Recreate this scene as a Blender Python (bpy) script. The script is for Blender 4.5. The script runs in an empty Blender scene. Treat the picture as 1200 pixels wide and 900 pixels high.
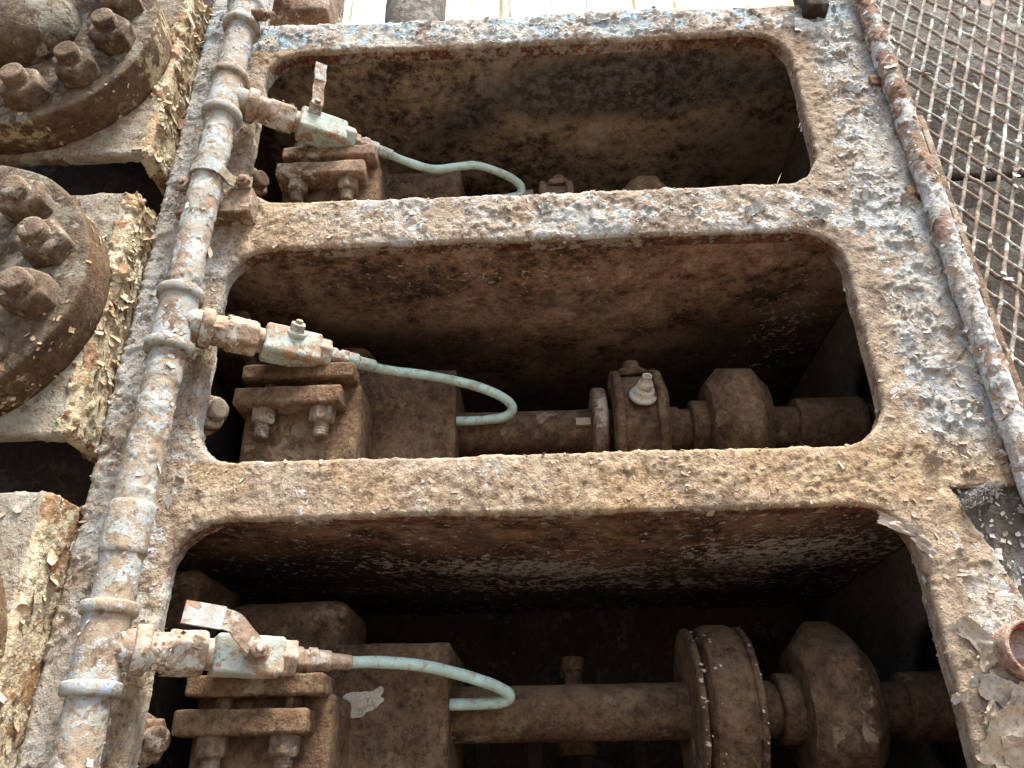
import bpy, math, random
import numpy as np
from mathutils import Matrix, Vector
random.seed(7); rng = np.random.default_rng(7)
SC = bpy.context.scene
COL = SC.collection
rad = math.radians

# ------------------------------------------------------------------ camera
FPX = 900.0
def nrm(v):
    v = np.array(v, float); return v/np.linalg.norm(v)
_Z = nrm((-25, -1700, FPX)); _X = nrm((1, -.0306, -.03)); _X = nrm(_X-_Z*_X.dot(_Z)); _Y = np.cross(_Z, _X)
CAM = np.array([0, -1., 0])
def at(px, py, y=0.):
    """point of the vertical plane y that a surveyed photo point lies on"""
    v = np.array([px-600, py-450, FPX]); d = np.array([v@_X, v@_Y, v@_Z])
    return CAM+d*((y-CAM[1])/d[1])
cam = bpy.data.objects.new('camera', bpy.data.cameras.new('camera')); COL.objects.link(cam)
cam.data.sensor_width = 36; cam.data.lens = FPX/1200*36; cam.data.clip_start = .02; cam.data.clip_end = 500
M = Matrix.Identity(4)
for i, A in enumerate((_X, _Y, _Z)):
    M[i][0] = A[0]; M[i][1] = -A[1]; M[i][2] = -A[2]; M[i][3] = CAM[i]
cam.matrix_world = M; SC.camera = cam

# ------------------------------------------------------------------ light
SUN_EL, SUN_AZ = 66, 140          # azimuth clockwise from +y (into the machine)
w = bpy.data.worlds.new('World'); SC.world = w; w.use_nodes = True
nt = w.node_tree; bg = nt.nodes['Background']; sky = nt.nodes.new('ShaderNodeTexSky')
sky.sky_type = 'NISHITA'; sky.sun_disc = False; sky.sun_elevation = rad(SUN_EL); sky.sun_rotation = rad(SUN_AZ)
sky.air_density = 1.0; sky.dust_density = 4.0; sky.ozone_density = .6
nt.links.new(sky.outputs[0], bg.inputs[0]); bg.inputs[1].default_value = .05
sun = bpy.data.objects.new('sun', bpy.data.lights.new('sun', 'SUN')); COL.objects.link(sun)
sun.data.energy = 1.5; sun.data.angle = rad(18); sun.data.color = (1, .95, .88)
sd = Vector((math.sin(rad(SUN_AZ))*math.cos(rad(SUN_EL)), math.cos(rad(SUN_AZ))*math.cos(rad(SUN_EL)), math.sin(rad(SUN_EL))))
sun.rotation_euler = sd.to_track_quat('Z', 'Y').to_euler(); sun.location = (2, -3, 5)
vs = SC.view_settings; vs.view_transform = 'Standard'; vs.look = 'None'; vs.gamma = 1; vs.use_curve_mapping = False
vs.exposure = 2.75
SC.cycles.max_bounces = 6; SC.cycles.diffuse_bounces = 4; SC.cycles.glossy_bounces = 2

# ------------------------------------------------------------------ noise
def vnoise(P, seed=0):
    I = np.floor(P).astype(np.int64); Fr = P-I; Fr = Fr*Fr*(3-2*Fr)
    def h(a, b, c):
        n = (a*374761393+b*668265263+c*2147483647+seed*1274126177) & 0xffffffff
        n = ((n ^ (n >> 13))*1274126177) & 0xffffffff
        n = ((n ^ (n >> 16))*2246822519) & 0xffffffff
        return ((n ^ (n >> 15)) & 0xffffff)/16777215.
    x, y, z = I.T; fx, fy, fz = Fr.T
    def L(a, b, t): return a+(b-a)*t
    return L(L(L(h(x, y, z), h(x+1, y, z), fx), L(h(x, y+1, z), h(x+1, y+1, z), fx), fy),
             L(L(h(x, y, z+1), h(x+1, y, z+1), fx), L(h(x, y+1, z+1), h(x+1, y+1, z+1), fx), fy), fz)
def fbm(P, scale, octv=4, seed=0, rough=.5):
    P = np.asarray(P, float)*scale; s = 0; a = 1; t = 0
    for k in range(octv):
        s = s+a*vnoise(P+k*17.3, seed+k); t += a; a *= rough; P = P*2.03
    return s/t-.5
def sstep(a, b, x):
    t = np.clip((x-a)/(b-a), 0, 1); return t*t*(3-2*t)

# ------------------------------------------------------------------ meshes
def normals(V, F):
    N = np.zeros_like(V)
    tri = F if F.shape[1] == 3 else np.concatenate([F[:, :3], F[:, [0, 2, 3]]])
    n = np.cross(V[tri[:, 1]]-V[tri[:, 0]], V[tri[:, 2]]-V[tri[:, 0]])
    for k in range(3): np.add.at(N, tri[:, k], n)
    return N/np.maximum(np.linalg.norm(N, axis=1), 1e-12)[:, None]
def rough(V, F, amp, scale=45, seed=None, octv=4):
    if seed is None: seed = random.randint(0, 9999)
    return V+normals(V, F)*(fbm(V, scale, octv, seed, .55)*2*amp)[:, None]
def peel(V, F, scale, amp, seed, mask=1.):
    """old paint standing in sheets: flat islands with curled-up margins"""
    f = fbm(V, scale, 4, seed, .6); h = sstep(.0, .022, f)*amp+np.exp(-((f-.03)/.018)**2)*amp*1.3*(.3+1.4*vnoise(V*scale*1.3, seed+5))
    return V+normals(V, F)*(h*mask)[:, None]
def mesh(name, V, F, smooth=True, attrs=None):
    F = np.asarray(F); m = bpy.data.meshes.new(name); k = F.shape[1]
    m.vertices.add(len(V)); m.vertices.foreach_set('co', np.asarray(V, np.float32).ravel())
    m.loops.add(F.size); m.loops.foreach_set('vertex_index', F.astype(np.int32).ravel())
    m.polygons.add(len(F)); m.polygons.foreach_set('loop_start', np.arange(0, F.size, k, dtype=np.int32))
    m.polygons.foreach_set('use_smooth', np.full(len(F), smooth, dtype=bool))
    m.update(calc_edges=True); m.validate()
    for n, a in (attrs or {}).items():
        if a.ndim == 1:
            m.attributes.new(n, 'FLOAT', 'POINT').data.foreach_set('value', a.astype(np.float32))
        else:
            m.attributes.new(n, 'FLOAT_VECTOR', 'POINT').data.foreach_set('vector', a.astype(np.float32).ravel())
    return m
def put(name, m, mat, parent=None, kind=None, label=None):
    o = bpy.data.objects.new(name, m); COL.objects.link(o)
    if not m.materials: m.materials.append(mat)
    if parent: o.parent = parent
    if kind: o['kind'] = kind
    if label: o['label'] = label
    return o
def part(name, VF, mat, parent=None, amp=0., scale=45, origin=None, smooth=True, **kw):
    V, F = VF
    if amp: V = rough(V, F, amp, scale)
    if origin is not None: V = V-np.asarray(origin)
    return put(name, mesh(name, V, F, smooth), mat, parent, **kw)
def thing(name, label, cat, loc, group=None):
    o = bpy.data.objects.new(name, None); COL.objects.link(o); o.location = loc; o.empty_display_size = .03
    o['label'] = label; o['category'] = cat
    if group: o['group'] = group
    return o
class T:
    """a thing whose parts are written in world coordinates"""
    def __init__(s, name, label, cat, loc, group=None):
        s.o = thing(name, label, cat, loc, group); s.loc = np.array(loc, float)
    def part(s, name, VF, mat, amp=.0008, scale=45, parent=None, **kw):
        return part(name, VF, mat, parent or s.o, amp, scale, s.loc, **kw)
def tag(o, label, cat, group=None):
    o['label'] = label; o['category'] = cat
    if group: o['group'] = group
    return o

def rbox(lo, hi, r=.004, step=.02):
    lo = np.array(lo, float); hi = np.array(hi, float); h = (hi-lo)/2; c = (lo+hi)/2; r = min(r, h.min()*.95)
    ax = []
    for k in range(3):
        n = max(2, int(math.ceil((2*h[k]-2*r)/step))+1)
        ax.append(np.concatenate([[-h[k], -h[k]+r*.3, -h[k]+r*.65], np.linspace(-h[k]+r, h[k]-r, n), [h[k]-r*.65, h[k]-r*.3, h[k]]]))
    Vs = []; Fs = []; off = 0
    for k in range(3):
        a, b = (k+1) % 3, (k+2) % 3
        for s in (-1, 1):
            A, B = np.meshgrid(ax[a], ax[b], indexing='ij'); P = np.zeros(A.shape+(3,)); P[..., a] = A; P[..., b] = B; P[..., k] = s*h[k]
            na, nb = A.shape; idx = np.arange(na*nb).reshape(na, nb)+off
            q = np.stack([idx[:-1, :-1], idx[1:, :-1], idx[1:, 1:], idx[:-1, 1:]], -1).reshape(-1, 4)
            if s < 0: q = q[:, ::-1]
            Vs.append(P.reshape(-1, 3)); Fs.append(q); off += na*nb
    V = np.concatenate(Vs); F = np.concatenate(Fs)
    _, first, inv = np.unique(np.round(V, 6), axis=0, return_index=True, return_inverse=True)
    V = V[first]; F = inv.reshape(-1)[F]
    inner = np.clip(V, -h+r, h-r); d = V-inner; L = np.linalg.norm(d, axis=1); k = L > 1e-9
    V[k] = inner[k]+d[k]/L[k, None]*r
    return V+c, F
def frame_of(axis):
    a = nrm(axis); u = np.cross(a, (0, 0, 1)) if abs(a[2]) < .9 else np.cross(a, (1, 0, 0)); u = nrm(u); return a, u, np.cross(a, u)
def soften(prof, b=.0015):
    out = []; prof = [p for i, p in enumerate(prof) if i == 0 or abs(p[0]-prof[i-1][0])+abs(p[1]-prof[i-1][1]) > 1e-7]
    for i, p in enumerate(prof):
        p = np.array(p, float)
        if i in (0, len(prof)-1): out.append(p); continue
        a = np.array(prof[i-1], float); c = np.array(prof[i+1], float)
        la, lc = np.linalg.norm(a-p), np.linalg.norm(c-p)
        out += [p+(a-p)/la*min(b, la*.45), p+(c-p)/lc*min(b, lc*.45)]
    return out
def lathe(base, axis, prof, seg=40, shape=None, step=.008, b=.0015, phase=0., lim=None):
    """prof: (along, radius) list from start to end, closed with caps at radius 0"""
    a, u, v = frame_of(axis); base = np.array(base, float)
    p = [(prof[0][0], 0.0)] if prof[0][1] > 0 else []
    p += list(prof)
    if prof[-1][1] > 0: p.append((prof[-1][0], 0.0))
    p = soften(p, b); pts = [p[0]]
    for q in p[1:]:
        n = max(1, int(np.linalg.norm(q-pts[-1])/step)); o0 = pts[-1]
        for k in range(1, n+1): pts.append(o0+(q-o0)*k/n)
    pts = np.array(pts); th = np.linspace(0, 2*np.pi, seg, endpoint=False)+phase
    sh = np.ones(seg) if shape is None else shape(th-phase)
    R = pts[:, 1][:, None]*sh[None]; R = R if lim is None else np.minimum(R, lim(pts[:, 0])[:, None]); c = np.cos(th); s = np.sin(th)
    V = base+pts[:, 0][:, None, None]*a+R[..., None]*(c[:, None]*u+s[:, None]*v)[None]
    n = len(pts); idx = np.arange(n*seg).reshape(n, seg); j = np.roll(idx, -1, 1)
    F = np.stack([idx[:-1], j[:-1], j[1:], idx[1:]], -1).reshape(-1, 4)
    return V.reshape(-1, 3), F
def ngon(n, soft=.12):
    def f(th):
        t = (th+np.pi/n) % (2*np.pi/n)-np.pi/n
        r = math.cos(np.pi/n)/np.cos(t); return np.minimum(r, 1-soft*(1-math.cos(np.pi/n)))
    return f
def catmull(P, n=10):
    P = np.array(P, float); Q = np.vstack([2*P[0]-P[1], P, 2*P[-1]-P[-2]]); out = []
    for i in range(1, len(Q)-2):
        for t in np.linspace(0, 1, n, endpoint=False):
            a, b, c, d = Q[i-1:i+3]
            out.append(.5*((2*b)+(c-a)*t+(2*a-5*b+4*c-d)*t*t+(3*b-a-3*c+d)*t**3))
    out.append(P[-1]); return np.array(out)
def sweep(path, section, flat=None):
    """section: (k,2) closed outline or radius; carried along path"""
    path = np.array(path, float)
    if np.isscalar(section):
        t = np.linspace(0, 2*np.pi, 14, endpoint=False); section = np.stack([np.cos(t), np.sin(t)], 1)*section
    section = np.array(section, float); k = len(section)
    tg = np.gradient(path, axis=0); tg /= np.linalg.norm(tg, axis=1)[:, None]
    up = np.array(flat if flat is not None else (0, 0, 1.), float)
    if abs(tg[0] @ up) > .95 and flat is None: up = np.array([0, 1., 0])
    V = []
    for p, t in zip(path, tg):
        u = up-t*(t@up); u = nrm(u); v = np.cross(t, u); up = u if flat is None else up
        V.append(p+section[:, :1]*u+section[:, 1:2]*v)
    V = np.array(V); n = len(path); idx = np.arange(n*k).reshape(n, k); j = np.roll(idx, -1, 1)
    F = np.stack([idx[:-1], idx[1:], j[1:], j[:-1]], -1).reshape(-1, 4)
    V = V.reshape(-1, 3); c0 = len(V); V = np.vstack([V, path[0], path[-1]])
    cap = [[idx[0, i], idx[0, (i+1) % k], c0, c0] for i in range(k)]+[[idx[-1, (i+1) % k], idx[-1, i], c0+1, c0+1] for i in range(k)]
    # caps as thin quads (split the fan so that no corner repeats)
    capq = [[idx[0, i], idx[0, (i+1) % k], idx[0, (i+2) % k], c0] for i in range(0, k-1, 2)]+[[idx[-1, (i+2) % k], idx[-1, (i+1) % k], idx[-1, i], c0+1] for i in range(0, k-1, 2)]
    return V, np.concatenate([F, np.array(capq)])
def join(*vf):
    Vs = []; Fs = []; o = 0
    for V, F in vf: Vs.append(V); Fs.append(F+o); o += len(V)
    return np.concatenate(Vs), np.concatenate(Fs)

# ------------------------------------------------------------------ materials
class NB:
    def __init__(s, name):
        s.m = bpy.data.materials.new(name); s.m.use_nodes = True; s.t = s.m.node_tree; s.b = s.t.nodes['Principled BSDF']
        s.pos = s.t.nodes.new('ShaderNodeNewGeometry')
    def link(s, v, sock):
        if isinstance(v, bpy.types.NodeSocket): s.t.links.new(v, sock)
        else: sock.default_value = v if not (hasattr(sock.default_value, '__len__') and not hasattr(v, '__len__')) else (v, v, v)
    def noise(s, scale, detail=5, rough=.6, dist=0., off=0., vec=None):
        n = s.t.nodes.new('ShaderNodeTexNoise'); v = vec or s.pos.outputs['Position']
        if off:
            a = s.t.nodes.new('ShaderNodeVectorMath'); s.t.links.new(v, a.inputs[0]); a.inputs[1].default_value = (off, off*.7, off*1.3); v = a.outputs[0]
        s.t.links.new(v, n.inputs['Vector']); n.inputs['Scale'].default_value = scale; n.inputs['Detail'].default_value = detail
        n.inputs['Roughness'].default_value = rough; n.inputs['Distortion'].default_value = dist
        return n.outputs['Fac']
    def voro(s, scale, feature='F1', out='Color', warp=.0):
        n = s.t.nodes.new('ShaderNodeTexVoronoi'); n.feature = feature; n.inputs['Scale'].default_value = scale
        v = s.pos.outputs['Position']
        if warp:
            nn = s.t.nodes.new('ShaderNodeTexNoise'); nn.inputs['Scale'].default_value = scale*1.3; nn.inputs['Detail'].default_value = 1; s.t.links.new(v, nn.inputs['Vector'])
            m = s.t.nodes.new('ShaderNodeVectorMath'); m.operation = 'MULTIPLY_ADD'; s.t.links.new(nn.outputs['Color'], m.inputs[0])
            m.inputs[1].default_value = (warp/scale,)*3; s.t.links.new(v, m.inputs[2]); v = m.outputs[0]
        s.t.links.new(v, n.inputs['Vector']); o = n.outputs[out]
        if out == 'Color':
            x = s.t.nodes.new('ShaderNodeSeparateColor'); s.t.links.new(o, x.inputs[0]); o = x.outputs[0]
        return o
    def math(s, op, a, b=0., c=0., clamp=False):
        n = s.t.nodes.new('ShaderNodeMath'); n.operation = op; n.use_clamp = clamp
        s.link(a, n.inputs[0]); s.link(b, n.inputs[1]); s.link(c, n.inputs[2]); return n.outputs[0]
    def step(s, v, a, b, lo=0., hi=1.):
        n = s.t.nodes.new('ShaderNodeMapRange'); n.interpolation_type = 'SMOOTHSTEP'; s.link(v, n.inputs['Value'])
        for k, x in zip(('From Min', 'From Max', 'To Min', 'To Max'), (a, b, lo, hi)): n.inputs[k].default_value = x
        return n.outputs['Result']
    def ramp(s, v, *stops):
        n = s.t.nodes.new('ShaderNodeValToRGB'); s.link(v, n.inputs[0]); e = n.color_ramp.elements
        while len(e) < len(stops): e.new(.5)
        for el, (p, c) in zip(e, stops): el.position = p; el.color = (*c, 1)
        return n.outputs[0]
    def mix(s, f, a, b):
        n = s.t.nodes.new('ShaderNodeMix'); n.data_type = 'RGBA'; s.link(f, n.inputs[0])
        for v, k in ((a, 6), (b, 7)): s.link((*v, 1) if isinstance(v, tuple) else v, n.inputs[k])
        return n.outputs[2]
    def attr(s, name):
        n = s.t.nodes.new('ShaderNodeAttribute'); n.attribute_name = name; return n.outputs['Fac']
    def nz(s):
        x = s.t.nodes.new('ShaderNodeSeparateXYZ'); s.t.links.new(s.pos.outputs['Normal'], x.inputs[0]); return x.outputs[2]
    def bump(s, h, dist=.002, strength=1., prev=None):
        n = s.t.nodes.new('ShaderNodeBump'); n.inputs['Distance'].default_value = dist; n.inputs['Strength'].default_value = strength
        s.link(h, n.inputs['Height'])
        if prev: s.t.links.new(prev, n.inputs['Normal'])
        return n.outputs[0]
    def done(s, col, roughness=.9, normal=None, spec=.25, metal=0.):
        s.link((*col, 1) if isinstance(col, tuple) else col, s.b.inputs['Base Color']); s.link(roughness, s.b.inputs['Roughness'])
        s.b.inputs['Specular IOR Level'].default_value = spec; s.link(metal, s.b.inputs['Metallic'])
        if normal: s.t.links.new(normal, s.b.inputs['Normal'])
        return s.m

def crust(name, rust=((.06, .03, .02), (.20, .115, .07), (.33, .225, .15)), paint=((.42, .43, .40), (.60, .62, .60)), cover=.0, psc=14, chip=90,
          dust=(.36, .28, .20), dustamt=.5, bump=.0025, grain=260, spots=None, blue=None, attr=False, crack=.3):
    """weathered painted iron: rust below, chipped paint above it, dust settled over both"""
    b = NB(name)
    n1 = b.noise(9, 5, .65); n2 = b.noise(70, 4, .7, off=3.1); n3 = b.noise(grain, 2, .6, off=1.7)
    base = b.ramp(b.math('ADD', b.math('MULTIPLY', n1, .55), b.math('MULTIPLY', n2, .45)), (.34, rust[0]), (.5, rust[1]), (.66, rust[2]))
    cell = b.voro(chip, warp=.6); cell2 = b.voro(chip*2.7, warp=.6)
    big = b.noise(psc, 4, .62, .35, off=5.5)
    v = b.math('ADD', big, b.math('MULTIPLY', b.math('SUBTRACT', cell, .5), .20)); v = b.math('ADD', v, b.math('MULTIPLY', b.math('SUBTRACT', cell2, .5), .10))
    if attr: v = b.math('ADD', v, b.math('SUBTRACT', b.attr('paint'), .5))
    else: v = b.math('ADD', v, cover)
    pm = b.step(v, .515, .545)
    pc = b.ramp(b.noise(24, 3, .6, off=8.2), (.38, paint[0]), (.62, paint[1]))
    if attr:   # ochre and cream tints that the old coats have in places
        pc = b.mix(b.attr('warm'), pc, b.ramp(n1, (.4, (.34, .265, .175)), (.6, (.50, .41, .29))))
        base = b.mix(b.attr('warm'), base, b.ramp(n2, (.35, (.15, .092, .052)), (.5, (.33, .228, .132)), (.66, (.46, .35, .22))))
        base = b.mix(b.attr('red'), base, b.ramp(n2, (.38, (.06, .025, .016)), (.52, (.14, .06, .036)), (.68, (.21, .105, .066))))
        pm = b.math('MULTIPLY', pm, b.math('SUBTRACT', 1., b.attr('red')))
    if blue:
        bm = b.noise(blue[1], 3, .5, off=2.3)
        if attr: bm = b.math('ADD', bm, b.math('SUBTRACT', b.attr('blue'), .5))
        pc = b.mix(b.step(bm, blue[2], blue[2]+.05), pc, blue[0])
    grit = b.noise(150, 5, .72, off=21.)
    base = b.mix(b.step(v, .44, .515, 0., .55), base, b.mix(.5, dust, pc))
    base = b.mix(b.step(grit, .52, .36, 0., .75), base, b.mix(.65, base, (.02, .012, .008)))
    base = b.mix(b.step(grit, .56, .74, 0., .6), base, dust)
    pc = b.mix(b.step(b.math('ADD', grit, b.math('MULTIPLY', n1, .6)), .80, .95, 0., .75), pc, b.mix(.6, base, dust))
    col = b.mix(pm, base, pc)
    dm = b.math('MULTIPLY', b.step(b.math('ADD', b.noise(38, 4, .7, off=11.), b.math('MULTIPLY', b.nz(), .10)), .42, .66), dustamt)
    col = b.mix(dm, col, b.mix(b.attr('warm'), dust, (.46, .365, .24)) if attr else dust)
    col = b.mix(b.math('MULTIPLY', b.step(n3, .55, .8), .35), col, b.mix(.5, col, (.03, .02, .015)))
    edge = b.voro(chip, 'DISTANCE_TO_EDGE', 'Distance', warp=.6)
    col = b.mix(b.math('MULTIPLY', b.math('MULTIPLY', b.step(edge, .045, .0), pm), crack), col, (.05, .03, .02))
    h = b.math('ADD', b.math('MULTIPLY', pm, .4), b.math('MULTIPLY', n2, .9)); h = b.math('ADD', h, b.math('MULTIPLY', n3, .3)); h = b.math('ADD', h, b.math('MULTIPLY', grit, .8))
    if spots: col = b.mix(b.step(b.noise(spots[1], 4, .6, off=4.4), spots[2], spots[2]+.06), col, spots[0])
    return b.done(col, b.step(n2, .3, .7, .82, .97), b.bump(h, bump, .9), .22)

MF = crust('frame_crust', rust=((.12, .088, .064), (.27, .21, .155), (.39, .32, .245)), paint=((.33, .36, .36), (.50, .54, .54)), attr=True, psc=11, chip=75, dustamt=.62, dust=(.44, .375, .29), bump=.0055, blue=((.33, .47, .55), 13, .60))
MCEIL = []
def ceil_mat(name, cols, band, speck):   # mapped soot with painted-in rear shade, and 'lime' for lime streaks
    b = NB(name); n1 = b.noise(6, 8, .74, .3); n2 = b.noise(45, 7, .78, off=3.3); n3 = b.noise(240, 4, .6, off=7)
    c = b.ramp(b.math('ADD', b.math('MULTIPLY', n1, .5), b.math('MULTIPLY', n2, .5)), (.415, cols[0]), (.47, cols[1]), (.53, cols[2]), (.60, cols[3]))
    c = b.mix(b.math('MULTIPLY', b.step(b.noise(band[1], 5, .6, .5, off=6.1), band[2], band[2]+.10), band[3]), c, band[0])
    c = b.mix(b.step(b.math('ADD', b.attr('stain_shade'), b.math('MULTIPLY', b.math('SUBTRACT', n2, .5), .9)), .18, .85, 0., .85), c, b.mix(b.step(n2, .42, .62), (.022, .021, .021), band[0]))
    sp = b.step(b.math('ADD', b.noise(75, 5, .72, .4, off=9), b.math('MULTIPLY', b.attr('lime'), .16)), speck[1]+.06, speck[1]+.09)
    c = b.mix(sp, c, speck[0])
    c = b.mix(b.step(b.noise(150, 3, .7, off=13), .60, .66), c, b.mix(.6, c, (.02, .014, .01)))
    return b.done(c, .93, b.bump(b.math('ADD', b.math('ADD', n2, b.math('MULTIPLY', n3, .5)), b.math('MULTIPLY', sp, .5)), .004, .9), .2)
MCEIL = [ceil_mat('soot_shade_ceiling_low', ((.03, .02, .016), (.14, .075, .05), (.24, .145, .097), (.30, .21, .15)), ((.03, .03, .032), 4, .57, .6), ((.55, .50, .47), .53)),
         ceil_mat('soot_shade_ceiling_mid', ((.05, .033, .026), (.19, .118, .080), (.32, .215, .152), (.47, .36, .265)), ((.06, .045, .04), 4, .58, .5), ((.52, .45, .39), .58)),
         ceil_mat('soot_ceiling_top', ((.05, .036, .029), (.20, .148, .105), (.34, .268, .195), (.46, .38, .29)), ((.10, .112, .12), 3.2, .58, .45), ((.50, .45, .38), .62))]
MDARK = crust('dark_iron', rust=((.014, .011, .010), (.040, .028, .022), (.075, .052, .038)), paint=((.06, .055, .05), (.10, .09, .08)), cover=-.12, dustamt=.2, dust=(.075, .056, .042))  # near-black iron for bay walls, recess back, stays and stub
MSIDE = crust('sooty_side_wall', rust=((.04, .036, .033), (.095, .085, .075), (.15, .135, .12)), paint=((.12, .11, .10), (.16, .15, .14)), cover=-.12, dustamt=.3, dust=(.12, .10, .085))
MBROWN = crust('dusty_brown_iron', rust=((.022, .013, .008), (.105, .062, .034), (.24, .155, .088)), paint=((.20, .15, .095), (.27, .21, .14)), cover=-.16, dustamt=.5, dust=(.205, .138, .083), bump=.005, psc=7, chip=50, crack=.1)
MRUST = crust('flaking_rust', rust=((.06, .034, .022), (.16, .095, .06), (.27, .18, .12)), paint=((.34, .30, .24), (.44, .40, .33)), cover=-.07, dustamt=.7, dust=(.32, .25, .18), bump=.003)
MNUT = crust('dusty_nut_iron', rust=((.035, .023, .016), (.12, .082, .053), (.22, .16, .108)), paint=((.26, .25, .21), (.34, .33, .28)), cover=-.12, dustamt=.55, dust=(.26, .20, .14), bump=.003)
MPIPE = crust('pipe_paint', rust=((.11, .075, .052), (.25, .185, .13), (.35, .28, .205)), paint=((.27, .295, .28), (.39, .44, .445)), cover=.03, psc=20, chip=100, dustamt=.68, dust=(.34, .285, .21), bump=.0016, blue=((.28, .38, .54), 22, .62), crack=.15)
MROD = crust('rod_paint', rust=((.11, .05, .03), (.24, .14, .09), (.36, .24, .16)), paint=((.50, .55, .54), (.66, .70, .69)), cover=.05, psc=9, chip=45, dustamt=.45, dust=(.36, .28, .22), bump=.005, crack=.5)
MGREEN = crust('green_valve_paint', rust=((.16, .08, .05), (.30, .20, .13), (.40, .30, .21)), paint=((.26, .35, .32), (.42, .49, .455)), cover=.07, psc=22, chip=120, dustamt=.55, dust=(.38, .31, .235), bump=.0012, crack=.2)
MPINK = crust('dusty_fitting', rust=((.13, .085, .058), (.27, .195, .135), (.37, .29, .215)), paint=((.38, .37, .32), (.46, .46, .42)), cover=-.06, psc=26, dustamt=.5, dust=(.46, .35, .26), bump=.0016)
MWHITE = crust('white_lever_paint', rust=((.2, .11, .07), (.33, .22, .15), (.4, .3, .2)), paint=((.34, .39, .41), (.47, .52, .53)), cover=.09, dustamt=.5, bump=.001, crack=.15)
MYEL = crust('yellowed_paint', rust=((.10, .045, .025), (.27, .15, .075), (.40, .26, .14)), paint=((.46, .39, .25), (.60, .55, .41)), cover=.05, psc=18, chip=85, dustamt=.3, dust=(.42, .34, .23), bump=.004, crack=.6)
MBLOCK = crust('chest_paint', rust=((.09, .06, .04), (.20, .145, .10), (.30, .24, .175)), paint=((.27, .26, .205), (.38, .37, .31)), cover=.03, psc=12, chip=70, dustamt=.55, dust=(.30, .25, .185), bump=.005)
MFLANGE = crust('flange_paint', rust=((.028, .019, .013), (.09, .062, .04), (.165, .12, .08)), paint=((.16, .155, .12), (.27, .27, .225)), cover=-.05, psc=9, chip=60, dustamt=.5, dust=(.22, .175, .12), bump=.004)
MRIM = crust('flange_rim_rust', rust=((.035, .02, .012), (.10, .058, .032), (.20, .125, .065)), paint=((.34, .27, .15), (.46, .40, .26)), cover=-.10, psc=9, chip=60, dustamt=.3, dust=(.17, .12, .075), bump=.004)
MWALL = crust('grey_render', rust=((.05, .043, .034), (.125, .112, .092), (.195, .182, .155)), paint=((.195, .19, .17), (.27, .27, .25)), cover=-.02, psc=20, chip=70, dustamt=.4, dust=(.16, .14, .115), bump=.005, crack=.2)
MMESH = crust('mesh_wire_paint', rust=((.14, .105, .085), (.29, .23, .185), (.40, .34, .285)), paint=((.36, .45, .43), (.58, .64, .61)), cover=-.03, psc=9, chip=120, dustamt=.3, dust=(.42, .35, .28), bump=.001)
def tube_mat():
    b = NB('verdigris_tube'); n = b.noise(60, 6, .7); g = b.noise(16, 4, .6, off=3)
    c = b.ramp(b.math('ADD', b.math('MULTIPLY', n, .5), b.math('MULTIPLY', g, .5)), (.36, (.33, .43, .36)), (.52, (.41, .57, .51)), (.66, (.50, .69, .66)))
    c = b.mix(b.math('MULTIPLY', b.step(b.noise(70, 5, .75, off=6), .50, .66), .8), c, (.30, .25, .16))
    return b.done(c, .6, b.bump(n, .001, .6), .35)
MTUBE = tube_mat()
MPALE = crust('pale_nozzle', rust=((.20, .16, .11), (.32, .27, .2), (.4, .35, .27)), paint=((.40, .38, .31), (.5, .48, .4)), cover=.1, dustamt=.3)
def flake_mat(name, cols):
    b = NB(name); c = b.ramp(b.attr('tint'), *[(i/(len(cols)-1), k) for i, k in enumerate(cols)])
    c = b.mix(b.math('MULTIPLY', b.step(b.noise(220, 4, .6), .48, .62), .5), c, (.25, .18, .13))
    return b.done(c, .9, b.bump(b.noise(300, 3), .0006), .2)
FL_GREY = flake_mat('flake_grey_paint', [(.28, .22, .165), (.36, .31, .25), (.40, .39, .35), (.43, .46, .45), (.52, .56, .56)])
FL_TAN = flake_mat('flake_tan_paint', [(.26, .185, .125), (.36, .28, .20), (.43, .355, .265), (.48, .43, .35)])
FL_YEL = flake_mat('flake_yellow_paint', [(.36, .24, .14), (.48, .37, .23), (.56, .48, .33), (.62, .57, .45)])
FL_WHITE = flake_mat('flake_white_paint', [(.34, .27, .20), (.46, .43, .38), (.54, .57, .55), (.64, .67, .66)])

# ------------------------------------------------------------------ ground (below the frame, sends light up into the bays)
def plane(x0, x1, y0, y1, z, nx=60, ny=60):
    X, Yg = np.meshgrid(np.linspace(x0, x1, nx), np.linspace(y0, y1, ny), indexing='ij'); V = np.stack([X, Yg, np.full_like(X, z)], -1).reshape(-1, 3)
    i = np.arange(nx*ny).reshape(nx, ny); return V, np.stack([i[:-1, :-1], i[1:, :-1], i[1:, 1:], i[:-1, 1:]], -1).reshape(-1, 4)
bgd = NB('ground_concrete'); gn = bgd.noise(3, 8, .7); MGROUND = bgd.done(bgd.ramp(gn, (.35, (.10, .075, .055)), (.65, (.19, .15, .11))), .95, bgd.bump(gn, .02))
g = part('ground', plane(-40, 40, -40, 40, -1.4), MGROUND, None, .01, 2, kind='structure')

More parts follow.
